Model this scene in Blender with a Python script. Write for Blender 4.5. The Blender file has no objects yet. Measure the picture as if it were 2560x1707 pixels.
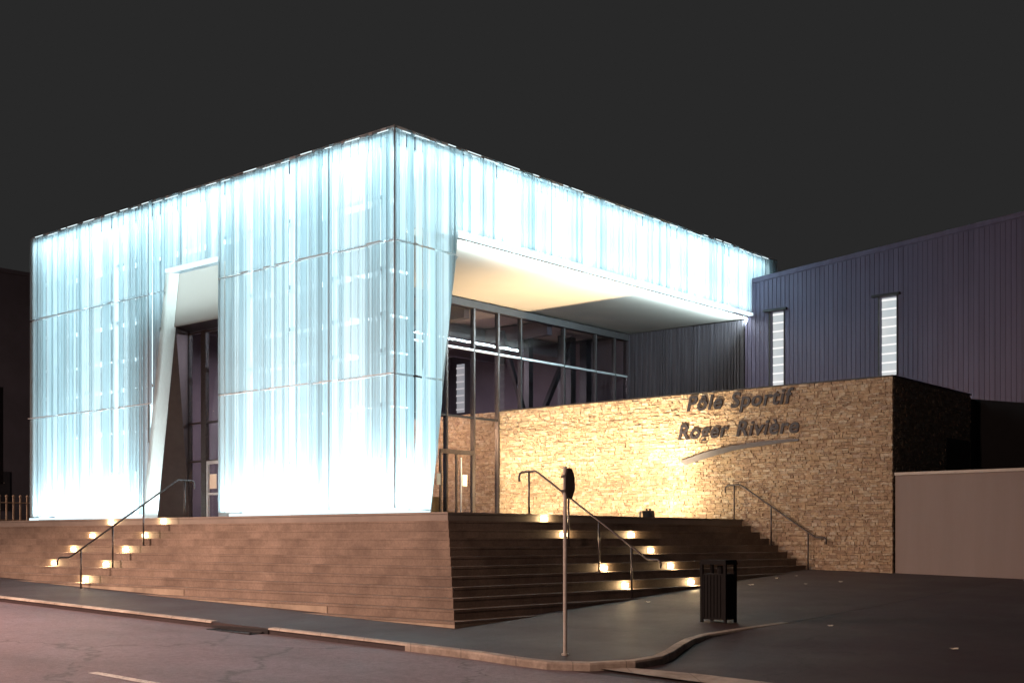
import bpy, math, random
from mathutils import Vector, Matrix
random.seed(7)
S = bpy.context.scene
COL = S.collection
R = math.radians

# ------------------------------------------------------------------ helpers
class MB:
    """collects shapes, becomes ONE mesh object"""
    def __init__(s): s.v = []; s.f = []
    def quad(s, *p):
        n = len(s.v); s.v += [tuple(q) for q in p]; s.f.append(tuple(range(n, n+len(p))))
    def box(s, x0, x1, y0, y1, z0, z1):
        n = len(s.v)
        s.v += [(x0,y0,z0),(x1,y0,z0),(x1,y1,z0),(x0,y1,z0),(x0,y0,z1),(x1,y0,z1),(x1,y1,z1),(x0,y1,z1)]
        s.f += [tuple(n+i for i in q) for q in ((3,2,1,0),(4,5,6,7),(0,1,5,4),(1,2,6,5),(2,3,7,6),(3,0,4,7))]
    def hexa(s, p):                       # 8 points, bottom loop then top loop
        n = len(s.v); s.v += [tuple(q) for q in p]
        s.f += [tuple(n+i for i in q) for q in ((3,2,1,0),(4,5,6,7),(0,1,5,4),(1,2,6,5),(2,3,7,6),(3,0,4,7))]
    def prism(s, pts, z0, z1):            # pts counter clockwise, z0/z1 numbers or functions of (x, y)
        n = len(s.v); k = len(pts)
        g0 = z0 if callable(z0) else (lambda x, y: z0)
        g1 = z1 if callable(z1) else (lambda x, y: z1)
        s.v += [(x, y, g0(x, y)) for x, y in pts] + [(x, y, g1(x, y)) for x, y in pts]
        s.f.append(tuple(n+i for i in reversed(range(k)))); s.f.append(tuple(n+k+i for i in range(k)))
        for i in range(k):
            j = (i+1) % k; s.f.append((n+i, n+j, n+k+j, n+k+i))
    def tube(s, path, r, seg=8, cap=True):
        pts = [Vector(p) for p in path]; n0 = len(s.v); m = len(pts)
        prev = None
        for i, p in enumerate(pts):
            t = ((pts[min(i+1, m-1)] - p).normalized() + (p - pts[max(i-1, 0)]).normalized())
            t = t.normalized() if t.length > 1e-6 else (pts[-1]-pts[0]).normalized()
            if prev is None:
                a = Vector((0,0,1)) if abs(t.z) < .9 else Vector((1,0,0))
                nx = t.cross(a).normalized()
            else:
                nx = (prev - t*prev.dot(t)).normalized()
            prev = nx; ny = t.cross(nx)
            rr = r[i] if isinstance(r, (list, tuple)) else r
            for j in range(seg):
                an = 2*math.pi*j/seg
                s.v.append(tuple(p + nx*math.cos(an)*rr + ny*math.sin(an)*rr))
        for i in range(m-1):
            for j in range(seg):
                k = (j+1) % seg; a = n0+i*seg
                s.f.append((a+j, a+k, a+seg+k, a+seg+j))
        if cap:
            s.f.append(tuple(n0+j for j in reversed(range(seg))))
            s.f.append(tuple(n0+(m-1)*seg+j for j in range(seg)))
    def bar(s, a, b, w, h):               # straight rectangular bar between two points
        a, b = Vector(a), Vector(b); t = (b-a).normalized()
        u = Vector((0,0,1)) if abs(t.z) < .95 else Vector((1,0,0))
        x = t.cross(u).normalized()*w/2; y = x.cross(t).normalized()*h/2
        s.hexa([a-x-y, a+x-y, a+x+y, a-x+y, b-x-y, b+x-y, b+x+y, b-x+y])

WL = {}
def mk(name, mb, m, parent=None, loc=None, smooth=False):
    xs = [p[0] for p in mb.v]; ys = [p[1] for p in mb.v]; zs = [p[2] for p in mb.v]
    if loc is None:
        loc = ((min(xs)+max(xs))/2, (min(ys)+max(ys))/2, min(zs))
    loc = Vector(loc)
    me = bpy.data.meshes.new(name)
    me.from_pydata([(p[0]-loc.x, p[1]-loc.y, p[2]-loc.z) for p in mb.v], [], mb.f)
    me.update()
    if smooth:
        for p in me.polygons: p.use_smooth = True
    me.materials.append(m)
    o = bpy.data.objects.new(name, me); COL.objects.link(o)
    if parent is not None:
        o.parent = parent; o.location = loc - WL[parent.name]
    else:
        o.location = loc
    WL[o.name] = loc
    return o
def tag(o, label=None, cat=None, group=None, kind=None):
    if label: o['label'] = label
    if cat: o['category'] = cat
    if group: o['group'] = group
    if kind: o['kind'] = kind
    return o
def thing(name, label, cat, loc, group=None):
    o = bpy.data.objects.new(name, None); COL.objects.link(o)
    o.empty_display_size = .2; o.location = loc; WL[o.name] = Vector(loc)
    return tag(o, label, cat, group)
def struct(name, mb, m):
    return tag(mk(name, mb, m), kind='structure')
def lamp(name, kind, loc, power, color, parent=None, size=.1, size_y=None, aim=None, blend=None, angle=None):
    d = bpy.data.lights.new(name, kind); d.energy = power; d.color = color
    if kind == 'AREA':
        d.shape = 'RECTANGLE'; d.size = size; d.size_y = size_y or size
    else:
        d.shadow_soft_size = size
    if kind == 'SPOT':
        d.spot_size = angle; d.spot_blend = blend
    o = bpy.data.objects.new(name, d); COL.objects.link(o)
    loc = Vector(loc)
    if aim is not None:
        o.rotation_euler = Vector(aim).to_track_quat('-Z', 'Y').to_euler()
    if parent is not None:
        o.parent = parent; o.location = loc - WL[parent.name]
    else: o.location = loc
    WL[o.name] = loc
    return o

# ------------------------------------------------------------------ materials
def mat(name):
    m = bpy.data.materials.new(name); m.use_nodes = True
    nt = m.node_tree; nt.nodes.clear()
    out = nt.nodes.new('ShaderNodeOutputMaterial')
    return m, nt, out
def N(nt, t, **kw):
    n = nt.nodes.new(t)
    for k, v in kw.items():
        if k in n.inputs: n.inputs[k].default_value = v
        else: setattr(n, k, v)
    return n
def noise(nt, scale, detail=4, rough=.6, stretch=(1,1,1)):
    g = N(nt, 'ShaderNodeNewGeometry'); mp = N(nt, 'ShaderNodeMapping'); mp.inputs['Scale'].default_value = stretch
    n = N(nt, 'ShaderNodeTexNoise', Scale=scale, Detail=detail, Roughness=rough)
    nt.links.new(g.outputs['Position'], mp.inputs['Vector']); nt.links.new(mp.outputs[0], n.inputs['Vector'])
    return n.outputs['Fac']
def ramp(nt, fac, stops):
    r = N(nt, 'ShaderNodeValToRGB'); e = r.color_ramp.elements
    while len(e) > 1: e.remove(e[-1])
    e[0].position, e[0].color = stops[0][0], (*stops[0][1], 1)
    for p, c in stops[1:]:
        q = e.new(p); q.color = (*c, 1)
    nt.links.new(fac, r.inputs['Fac']); return r.outputs['Color']
def mult(nt, a, b, fac=1.):
    m = N(nt, 'ShaderNodeMix', data_type='RGBA', blend_type='MULTIPLY'); m.inputs[0].default_value = fac
    nt.links.new(a, m.inputs[6]); nt.links.new(b, m.inputs[7]); return m.outputs[2]
def bumpn(nt, h, strength, dist=.02):
    b = N(nt, 'ShaderNodeBump', Strength=strength, Distance=dist); nt.links.new(h, b.inputs['Height']); return b.outputs['Normal']
def rough_mat(name, c0, c1, scale=3, rough=.8, bump=.3, bscale=40, metal=0., stretch=(1,1,1), grime=None):
    m, nt, out = mat(name)
    p = N(nt, 'ShaderNodeBsdfPrincipled', Roughness=rough, Metallic=metal)
    c = ramp(nt, noise(nt, scale, 6, .65, stretch), [(.3, c0), (.7, c1)])
    if grime:
        c = mult(nt, c, ramp(nt, noise(nt, grime, 5, .7), [(.35, (.55,.55,.55)), (.6, (1,1,1))]))
    nt.links.new(c, p.inputs['Base Color'])
    if bump: nt.links.new(bumpn(nt, noise(nt, bscale, 3), bump, .01), p.inputs['Normal'])
    nt.links.new(p.outputs[0], out.inputs[0]); return m
def emit_mat(name, col, st):
    m, nt, out = mat(name)
    e = N(nt, 'ShaderNodeEmission', Strength=st); e.inputs['Color'].default_value = (*col, 1)
    nt.links.new(e.outputs[0], out.inputs[0]); return m

M = {}
# perforated translucent facade sheet: each fold differs in how open its perforation is
def skin_mat(name, lo, hi, tcol, dcol, streak):
    m, nt, out = mat(name)
    g = N(nt, 'ShaderNodeAttribute', attribute_name='fold'); oi = N(nt, 'ShaderNodeObjectInfo')
    ad = N(nt, 'ShaderNodeMath', operation='MULTIPLY_ADD'); ad.inputs[1].default_value = .86
    m2 = N(nt, 'ShaderNodeMath', operation='MULTIPLY'); m2.inputs[1].default_value = .14
    nt.links.new(oi.outputs['Random'], m2.inputs[0])
    nt.links.new(g.outputs['Fac'], ad.inputs[0]); nt.links.new(m2.outputs[0], ad.inputs[2])
    st = noise(nt, 1., 3, .6, (42,42,.002))
    sc = ramp(nt, st, [(.40, (streak,)*3), (.60, (1,1,1))])
    ic = ramp(nt, ad.outputs[0], [(0, tcol[0]), (.5, tcol[1]), (1, tcol[2])])
    tr = N(nt, 'ShaderNodeBsdfTranslucent'); nt.links.new(mult(nt, ic, sc), tr.inputs['Color'])
    df = N(nt, 'ShaderNodeBsdfDiffuse'); df.inputs['Color'].default_value = (*dcol, 1)
    mx = N(nt, 'ShaderNodeMixShader'); mx.inputs[0].default_value = .3
    nt.links.new(tr.outputs[0], mx.inputs[1]); nt.links.new(df.outputs[0], mx.inputs[2])
    tp = N(nt, 'ShaderNodeBsdfTransparent')
    fr = N(nt, 'ShaderNodeMapRange'); fr.inputs['To Min'].default_value = lo; fr.inputs['To Max'].default_value = hi
    nt.links.new(ad.outputs[0], fr.inputs['Value'])
    m3 = N(nt, 'ShaderNodeMixShader'); nt.links.new(fr.outputs[0], m3.inputs[0])
    nt.links.new(mx.outputs[0], m3.inputs[1]); nt.links.new(tp.outputs[0], m3.inputs[2])
    nt.links.new(m3.outputs[0], out.inputs[0]); return m
M['skin'] = skin_mat('perforated_sheet', .06, .40, ((.34,.47,.51),(.62,.75,.79),(.90,.96,.97)), (.6,.66,.68), .50)
M['liner'] = skin_mat('white_liner_sheet', .0, .0, ((.58,.57,.52),)*3, (.60,.55,.52), .92)
M['gasket'] = rough_mat('joint_gasket', (.22,.24,.25), (.30,.32,.33), 5, .6, 0)
M['fascia'] = skin_mat('fascia_sheet', .0, .0, ((.30,.27,.24),)*3, (.50,.45,.42), .95)
M['inner'] = rough_mat('inner_white_wall', (.55,.60,.62), (.70,.75,.77), 1.2, .8, .05)
M['alu'] = rough_mat('brushed_aluminium', (.55,.58,.60), (.68,.70,.72), 6, .35, .05, metal=.6)
M['white_metal'] = rough_mat('white_painted_metal', (.70,.72,.73), (.8,.8,.8), 4, .45, .0)
M['dark_metal'] = rough_mat('dark_painted_metal', (.012,.012,.014), (.025,.023,.026), 5, .45, .1)
M['rail'] = rough_mat('galvanised_tube', (.07,.06,.06), (.13,.115,.115), 20, .38, .1, metal=.7)
def step_mat():
    m, nt, out = mat('concrete_step')
    p = N(nt, 'ShaderNodeBsdfPrincipled', Roughness=.75)
    c = ramp(nt, noise(nt, 1.3, 6, .65), [(.3, (.215,.160,.122)), (.7, (.30,.230,.182))])
    c = mult(nt, c, ramp(nt, noise(nt, .9, 5, .7), [(.35, (.62,.6,.6)), (.6, (1,1,1))]))
    c = mult(nt, c, ramp(nt, noise(nt, 22, 4, .7), [(.3, (.75,.75,.75)), (.6, (1,1,1))]))
    g = N(nt, 'ShaderNodeNewGeometry'); sp = N(nt, 'ShaderNodeSeparateXYZ'); nt.links.new(g.outputs['Position'], sp.inputs[0])
    a = N(nt, 'ShaderNodeMath', operation='ADD'); nt.links.new(sp.outputs[0], a.inputs[0]); nt.links.new(sp.outputs[1], a.inputs[1])
    d = N(nt, 'ShaderNodeMath', operation='DIVIDE'); d.inputs[1].default_value = 1.25; nt.links.new(a.outputs[0], d.inputs[0])
    f = N(nt, 'ShaderNodeMath', operation='FRACT'); nt.links.new(d.outputs[0], f.inputs[0])
    c = mult(nt, c, ramp(nt, f.outputs[0], [(0, (.82,.82,.82)), (.006, (1,1,1))]))
    fl = N(nt, 'ShaderNodeMath', operation='FLOOR'); nt.links.new(d.outputs[0], fl.inputs[0])
    zq = N(nt, 'ShaderNodeMath', operation='DIVIDE'); zq.inputs[1].default_value = .17; nt.links.new(sp.outputs[2], zq.inputs[0])
    zf = N(nt, 'ShaderNodeMath', operation='FLOOR'); nt.links.new(zq.outputs[0], zf.inputs[0])
    cb = N(nt, 'ShaderNodeCombineXYZ'); nt.links.new(fl.outputs[0], cb.inputs[0]); nt.links.new(zf.outputs[0], cb.inputs[1])
    wn = N(nt, 'ShaderNodeTexWhiteNoise', noise_dimensions='2D'); nt.links.new(cb.outputs[0], wn.inputs['Vector'])
    c = mult(nt, c, ramp(nt, wn.outputs['Value'], [(0, (.93,.93,.93)), (1, (1.,1.,1.))]))
    nt.links.new(c, p.inputs['Base Color']); nt.links.new(bumpn(nt, noise(nt, 30, 3), .35, .01), p.inputs['Normal'])
    nt.links.new(p.outputs[0], out.inputs[0]); return m
M['step'] = step_mat()
M['plinth'] = rough_mat('plinth_stone', (.34,.27,.20), (.46,.37,.28), 2.0, .75, .3, 40, grime=.8)
M['nosing'] = rough_mat('step_nosing', (.24,.19,.155), (.33,.265,.215), 2.0, .65, .2, 40)
M['plaza'] = rough_mat('plaza_paving', (.20,.17,.15), (.28,.24,.21), 1.0, .75, .25, 30)
def kerb_mat():
    m, nt, out = mat('kerb_stone')
    p = N(nt, 'ShaderNodeBsdfPrincipled', Roughness=.7)
    c = ramp(nt, noise(nt, 5, 6, .7), [(.3, (.34,.29,.245)), (.7, (.52,.45,.38))])
    c = mult(nt, c, ramp(nt, noise(nt, 1.1, 5, .75), [(.38, (.55,.52,.5)), (.6, (1,1,1))]))
    g = N(nt, 'ShaderNodeNewGeometry'); sp = N(nt, 'ShaderNodeSeparateXYZ'); nt.links.new(g.outputs['Position'], sp.inputs[0])
    a = N(nt, 'ShaderNodeMath', operation='SUBTRACT'); nt.links.new(sp.outputs[0], a.inputs[0]); nt.links.new(sp.outputs[1], a.inputs[1])
    f = N(nt, 'ShaderNodeMath', operation='FRACT'); nt.links.new(a.outputs[0], f.inputs[0])
    c = mult(nt, c, ramp(nt, f.outputs[0], [(0, (.3,.3,.3)), (.022, (1,1,1))]))
    nt.links.new(c, p.inputs['Base Color']); nt.links.new(bumpn(nt, noise(nt, 50, 3), .3, .01), p.inputs['Normal'])
    nt.links.new(p.outputs[0], out.inputs[0]); return m
M['kerb'] = kerb_mat()
M['beam'] = rough_mat('dark_header_beam', (.02,.017,.018), (.035,.03,.03), 5, .5, .05)
M['soffit'] = rough_mat('painted_soffit', (.40,.36,.315), (.45,.405,.36), .5, .85, .05, 20)
M['render'] = rough_mat('rendered_wall', (.27,.225,.215), (.31,.26,.25), .5, .9, .3, 60, stretch=(1,3,.35))
M['coping'] = rough_mat('coping_stone', (.5,.45,.42), (.6,.55,.5), 4, .6, .1)
M['dark_wall'] = rough_mat('dark_backdrop', (.048,.048,.064), (.068,.068,.09), .7, .9, .1)
M['letters'] = rough_mat('lettering_metal', (.016,.014,.018), (.03,.026,.034), 8, .5, .0)
M['swoosh'] = rough_mat('swoosh_metal', (.085,.08,.09), (.12,.115,.125), 4, .6, .0)
M['mortar'] = rough_mat('wall_mortar', (.17,.12,.08), (.25,.18,.12), 5, .95, .3, 40)
M['paper'] = rough_mat('paper', (.7,.66,.55), (.8,.76,.65), 3, .9, 0)
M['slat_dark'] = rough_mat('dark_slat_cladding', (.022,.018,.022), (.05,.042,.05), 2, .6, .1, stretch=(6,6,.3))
M['wedge_black'] = rough_mat('black_wedge', (.006,.005,.006), (.01,.009,.01), 2, .9, 0)
M['backroom'] = rough_mat('room_wall', (.10,.085,.10), (.15,.125,.14), .6, .9, .05)
M['orange'] = rough_mat('ochre_panel', (.5,.34,.10), (.55,.38,.13), 2, .8, 0)
M['bin'] = rough_mat('bin_metal', (.003,.003,.003), (.007,.006,.007), 9, .95, .0)
M['plate'] = rough_mat('sign_back', (.05,.045,.045), (.08,.07,.07), 6, .5, .05, metal=.5)
M['pole'] = rough_mat('sign_pole_metal', (.34,.32,.29), (.48,.45,.41), 12, .5, .1)
M['window_dim'] = rough_mat('dim_glass', (.02,.02,.025), (.03,.03,.035), 2, .15, 0)
M['lamp_lens'] = emit_mat('step_light_lens', (1., .82, .52), 9)
M['edge_glow'] = emit_mat('glowing_edge', (.80, .96, 1.), 1.25)  # glow painted onto the bright edges of the lit skin
M['lamp_head'] = emit_mat('street_lamp_lens', (1., .62, .33), 20)
M['fence'] = rough_mat('fence_metal', (.35,.26,.18), (.5,.4,.3), 6, .5, .1)

def glass_mat():
    m, nt, out = mat('window_glass')
    lw = N(nt, 'ShaderNodeLayerWeight'); pw = N(nt, 'ShaderNodeMath', operation='POWER'); pw.inputs[1].default_value = 4.; nt.links.new(lw.outputs['Facing'], pw.inputs[0])
    fr = N(nt, 'ShaderNodeMath', operation='MULTIPLY_ADD'); fr.inputs[1].default_value = .4; fr.inputs[2].default_value = .03; nt.links.new(pw.outputs[0], fr.inputs[0])
    gl = N(nt, 'ShaderNodeBsdfGlossy', Roughness=.03)
    tp = N(nt, 'ShaderNodeBsdfTransparent'); tp.inputs[0].default_value = (.72,.70,.72,1)
    mx = N(nt, 'ShaderNodeMixShader')
    nt.links.new(fr.outputs[0], mx.inputs[0]); nt.links.new(tp.outputs[0], mx.inputs[1]); nt.links.new(gl.outputs[0], mx.inputs[2])
    nt.links.new(mx.outputs[0], out.inputs[0]); return m
M['glass'] = glass_mat()

def asphalt(name, c0, c1, patch):
    m, nt, out = mat(name)
    p = N(nt, 'ShaderNodeBsdfPrincipled', Roughness=.62)
    c = ramp(nt, noise(nt, 90, 2, .5), [(.3, c0), (.72, c1)])
    c = mult(nt, c, ramp(nt, noise(nt, .35, 5, .6, (1,.35,1)), [(.35, (.62,.62,.62)), (.62, (1.,1.,1.))]))
    c = mult(nt, c, ramp(nt, noise(nt, 11, 5, .75), [(.36, (.68,.68,.68)), (.6, (1,1,1))]))
    g = N(nt, 'ShaderNodeNewGeometry'); mp = N(nt, 'ShaderNodeMapping'); mp.inputs['Scale'].default_value = (1,1,.1)
    v = N(nt, 'ShaderNodeTexVoronoi', feature='DISTANCE_TO_EDGE', Scale=patch)
    nn = N(nt, 'ShaderNodeTexNoise', Scale=1.5, Detail=5)
    nt.links.new(g.outputs['Position'], nn.inputs['Vector'])
    vm = N(nt, 'ShaderNodeVectorMath', operation='MULTIPLY_ADD'); vm.inputs[1].default_value = (1.4,1.4,0)
    nt.links.new(nn.outputs['Color'], vm.inputs[0]); nt.links.new(g.outputs['Position'], vm.inputs[2])
    nt.links.new(vm.outputs[0], mp.inputs['Vector']); nt.links.new(mp.outputs[0], v.inputs['Vector'])
    c = mult(nt, c, ramp(nt, v.outputs['Distance'], [(.0, (.45,.45,.45)), (.006, (1,1,1))]))
    nt.links.new(c, p.inputs['Base Color'])
    rr = N(nt, 'ShaderNodeMapRange'); rr.inputs['To Min'].default_value = .45; rr.inputs['To Max'].default_value = .8
    nt.links.new(noise(nt, .8, 4), rr.inputs['Value']); nt.links.new(rr.outputs[0], p.inputs['Roughness'])
    nt.links.new(bumpn(nt, noise(nt, 130, 2), .5, .01), p.inputs['Normal'])
    nt.links.new(p.outputs[0], out.inputs[0]); return m
M['road'] = asphalt('road_asphalt', (.14,.105,.122), (.31,.24,.275), .16)
M['access'] = asphalt('access_asphalt', (.042,.025,.028), (.090,.056,.060), .18)
M['pavement'] = asphalt('pavement_asphalt', (.036,.021,.022), (.080,.050,.052), .22)

def paint_mat():
    m, nt, out = mat('road_paint')
    p = N(nt, 'ShaderNodeBsdfPrincipled', Roughness=.6)
    c = ramp(nt, noise(nt, 14, 6, .75), [(.36, (.16,.14,.13)), (.50, (.62,.58,.54))])
    nt.links.new(c, p.inputs['Base Color']); nt.links.new(p.outputs[0], out.inputs[0]); return m
M['paint'] = paint_mat()

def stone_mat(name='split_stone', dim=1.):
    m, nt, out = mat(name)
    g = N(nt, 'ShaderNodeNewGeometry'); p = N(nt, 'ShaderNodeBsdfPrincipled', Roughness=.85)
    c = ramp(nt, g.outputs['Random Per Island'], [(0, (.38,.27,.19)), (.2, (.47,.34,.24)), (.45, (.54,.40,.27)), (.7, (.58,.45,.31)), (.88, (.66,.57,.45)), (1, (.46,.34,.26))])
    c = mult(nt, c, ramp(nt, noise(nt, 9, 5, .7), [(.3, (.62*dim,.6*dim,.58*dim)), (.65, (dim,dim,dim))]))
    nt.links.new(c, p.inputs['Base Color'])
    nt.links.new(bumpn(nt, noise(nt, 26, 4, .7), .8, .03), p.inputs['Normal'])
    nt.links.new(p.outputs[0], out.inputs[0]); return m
M['stone'] = stone_mat(); M['stone_shaded'] = stone_mat('shaded_split_stone', .5)

def grey_mat():
    m, nt, out = mat('ribbed_steel_cladding')
    p = N(nt, 'ShaderNodeBsdfPrincipled', Roughness=.5, Metallic=.15)
    c = ramp(nt, noise(nt, 1., 4, .6, (5,5,.25)), [(.3, (.105,.092,.155)), (.7, (.14,.122,.20))])
    nt.links.new(c, p.inputs['Base Color']); nt.links.new(p.outputs[0], out.inputs[0]); return m
M['grey'] = grey_mat()
def lit_mat():
    m, nt, out = mat('lit_window_blind')
    e = N(nt, 'ShaderNodeEmission', Strength=.72)
    nt.links.new(ramp(nt, noise(nt, 1.1, 3, .5), [(.3, (.70,.78,.82)), (.7, (.95,.95,.95))]), e.inputs['Color'])
    nt.links.new(e.outputs[0], out.inputs[0]); return m
M['lit'] = lit_mat()
M['slat'] = emit_mat('lit_louvre_slat', (1,.98,.97), 1.05)

# ------------------------------------------------------------------ levels (camera eye is z = 0)
T = .553; RI = .17; TR = .262          # plaza level, riser, tread
def zg(x, y):                          # the sloping street
    x = min(x, 22.); y = min(y, 32.)
    return -1.426 + .0466*(x+3) + .0275*(y+3)
KX = -4.69                             # straight kerb line
def sst(a, b, x):
    t = max(0, min(1, (x-a)/(b-a))); return t*t*(3-2*t)
def zr(x, y):                          # carriageway and the side access
    if x < KX:
        return zg(KX, y) - .10 - .012*min(8, KX-x)
    return zg(x, y) - .10*(1-sst(-3.2, .6, x)) - .007*sst(.6, 1.4, x) - .5*sst(-6.45, -6.0, y)

# ------------------------------------------------------------------ setting
def grid(xs, ys, fz):
    mb = MB(); nx = len(xs)
    for y in ys:
        for x in xs: mb.v.append((x, y, fz(x, y)))
    for j in range(len(ys)-1):
        for i in range(nx-1):
            a = j*nx+i; mb.f.append((a, a+1, a+nx+1, a+nx))
    return mb
xs = [-300,-120,-60,-40,-28] + [-22+i*1.0 for i in range(17)] + [KX-.01, KX+.01, -4,-3.5,-3,-2.5,-2,-1.5,-1,-.5,0,.5,1,1.5,2,4,7,10,13,16,19,22,30,60,120,300]
ys = [-300,-120,-60,-40,-28,-22] + [-18+i*1.5 for i in range(34)] + [36,50,90,160,300]
ys = sorted(set([y for y in ys if not -8 < y < -4.6] + [-8,-7.6,-7.3,-7.1,-6.9,-6.7,-6.5,-6.35,-6.2,-6.0,-5.5,-4.6]))
ia = xs.index(KX-.01)
struct('road', grid(xs[:ia+1], ys, zr), M['road'])
struct('side_access', grid(xs[ia:], ys, zr), M['access'])
# pavement: straight kerb, rounded corner, flush run to the stone wall
kerb_pts = [(KX, 32.), (KX, 10), (KX, 1.12)]
kerb_b = [(KX, -.42), (KX,-2), (KX,-3.6), (-4.70,-5.0), (-4.80,-5.75), (-4.80,-6.35), (-4.55,-6.86), (-4.05,-7.22), (-3.5,-7.28), (-2.95,-7.12), (-2.35,-6.88), (-1.75,-6.68), (-1.2,-6.6), (-.4,-6.67), (.87,-6.85)]
outline = [(KX,32),(KX,10),(KX,1.12)] + kerb_b
mb = MB()
poly = outline + [(6,-6.95),(14,-7.1),(21.9,-7.2),(21.9,32)]
mb.prism(poly, lambda x, y: zg(x,y)-.5, lambda x, y: zg(x,y)-.004)
struct('pavement', mb, M['pavement'])
def kerb(pts, w0=.02, w1=.30, dep=.4):
    mb = MB(); n = len(pts); L = []
    for i, p in enumerate(pts):
        a = Vector(pts[max(i-1,0)]); b = Vector(pts[min(i+1,n-1)]); t = (b-a).normalized()
        nin = Vector((-t.y, t.x))           # left of travel = towards the pavement
        o = Vector(p)-nin*w0; q = Vector(p)+nin*w1
        L.append((o, q))
    for i in range(n-1):
        ka, kb = L[i], L[i+1]
        P = []
        for dz in (-dep, 0):
            for (v) in (ka[0], kb[0], kb[1], ka[1]):
                P.append((v.x, v.y, zg(v.x, v.y)+dz+.006))
        # rounded arris: lower outer top edge a little and set it back
        base = P[:4]; top = P[4:]
        mid = [(top[0][0], top[0][1], top[0][2]-.025), (top[1][0], top[1][1], top[1][2]-.025)]
        def inn(a, b, k): return tuple(a[j]+(b[j]-a[j])*k for j in range(3))
        t0 = inn(top[0], top[3], .1); t1 = inn(top[1], top[2], .1)
        mb.quad(base[0], base[1], mid[1], mid[0]); mb.quad(mid[0], mid[1], t1, t0)
        mb.quad(t0, t1, top[2], top[3]); mb.quad(top[2], base[2], base[3], top[3])
    return mb
struct('kerb', kerb(kerb_pts, .02, .12, .03), M['kerb'])
struct('kerb', kerb(kerb_b[:3], .02, .12, .03), M['kerb'])
struct('kerb', kerb(kerb_b[2:], .02, .13, .4), M['kerb'])
# flush stone strip across the mouth of the side access
mb = MB(); n0 = 12; pts = [(-4.36-.02*i, -5.9-.75*i) for i in range(14)]
for i in range(13):
    (x0,y0),(x1,y1) = pts[i], pts[i+1]; w0 = min(.42, .03+.13*i); w1 = min(.42, .03+.13*(i+1))
    mb.quad((x0-w0*.3,y0,zr(x0-w0*.3,y0)+.03),(x1-w1*.3,y1,zr(x1-w1*.3,y1)+.03),(x1+w1*.9,y1,zr(x1+w1*.9,y1)+.03),(x0+w0*.9,y0,zr(x0+w0*.9,y0)+.03))
struct('flush_kerb_strip', mb, M['kerb'])
mb = MB()
for (y0, y1) in ((-2.6,-5.6),(-15.6,-18.6),(10.4,7.4),(23.4,20.4)):
    k = 8
    for i in range(k):
        a = y0+(y1-y0)*i/k; b = y0+(y1-y0)*(i+1)/k
        mb.quad((-9.23,b,zr(-9.23,b)+.006),(-9.09,b,zr(-9.09,b)+.006),(-9.09,a,zr(-9.09,a)+.006),(-9.23,a,zr(-9.23,a)+.006))
struct('road_marking', mb, M['paint'])
# plaza slab (top riser of the stair is its edge)
mb = MB(); mb.box(0,11.36,0,26,-2.2,T-.042); mb.box(-.02,11.36,-.02,26,T-.04,T)
struct('plaza', mb, M['plaza'])

# ------------------------------------------------------------------ staircase
st = thing('staircase', 'broad brown concrete staircase wrapping the outer corner of the plaza', 'staircase', (-1.5,-1.5,-1.4))
for k in range(1, 12):
    mb = MB(); o = -k*TR; i = -(k-1)*TR; z = T-k*RI
    def Lp(o, i): return [(o,o),(11.3,o),(11.3,i),(i,i),(i,26),(o,26)]
    mb.prism(Lp(o, i), -2.2, z-.042)
    mb.prism(Lp(o-.008, i+.003), z-.04, z)
    s = mk('step', mb, M['step'], st)

def plinth(k, x0, x1, y0, y1):
    mb = MB(); mb.box(x0, x1, y0, y1, -2, T-k*RI-.046); mk('plinth', mb, M['plinth'], st)
plinth(9, -9*TR-.014, -9*TR+.02, 5.3, 26)
plinth(10, -10*TR-.014, -10*TR+.02, .52, 5.3)
plinth(11, -11*TR-.014, -11*TR+.02, -11*TR-.014, .52)
plinth(11, -11*TR+.021, 1.2, -11*TR-.014, -11*TR+.02)

# ------------------------------------------------------------------ step lights
ords = ['topmost','second from the top','third from the top','fourth from the top','lowest']
def step_light(x, y, k, face, label):
    z = T - k*RI - .088
    e = thing('step_light', label, 'step light', (x, y, z-.05), 'recessed step lights in the stair risers')
    fr = MB(); ln = MB()
    if face == 'x':
        fr.box(x-.012,x+.02,y-.13,y+.13,z-.055,z+.04); ln.box(x-.022,x-.013,y-.105,y+.105,z-.045,z+.03)
        p = (x-.075, y, z-.01)
    else:
        fr.box(x-.13,x+.13,y-.012,y+.02,z-.055,z+.04); ln.box(x-.105,x+.105,y-.022,y-.013,z-.045,z+.03)
        p = (x, y-.075, z-.01)
    mk('frame', fr, M['alu'], e); mk('lens', ln, M['lamp_lens'], e)
    lamp('lamp', 'POINT', p, random.uniform(15,27), (1., .70, .36), e, size=.04)
for n, k in enumerate((0,2,4,6,8)):
    step_light(-k*TR-.0, 9.55, k, 'x', f"glowing recessed step light, {'lowest' if n==4 else ords[n]} in the left flight's inner column")
for n, k in enumerate((0,2,4,6)):
    step_light(-k*TR, 11.9, k, 'x', f"glowing recessed step light, {'lowest' if n==3 else ords[n]} in the left flight's outer column")
for n, k in enumerate((0,2,6,8)):
    step_light(2.97, -k*TR, k, 'y', f"glowing recessed step light, {'lowest' if n==3 else ords[n]} in the column under the middle handrail")
for n, k in enumerate((2,4,6,8)):
    step_light(5.44, -k*TR, k, 'y', f"glowing recessed step light, {'lowest' if n==3 else ords[n]} in the column nearer the stone wall")

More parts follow.
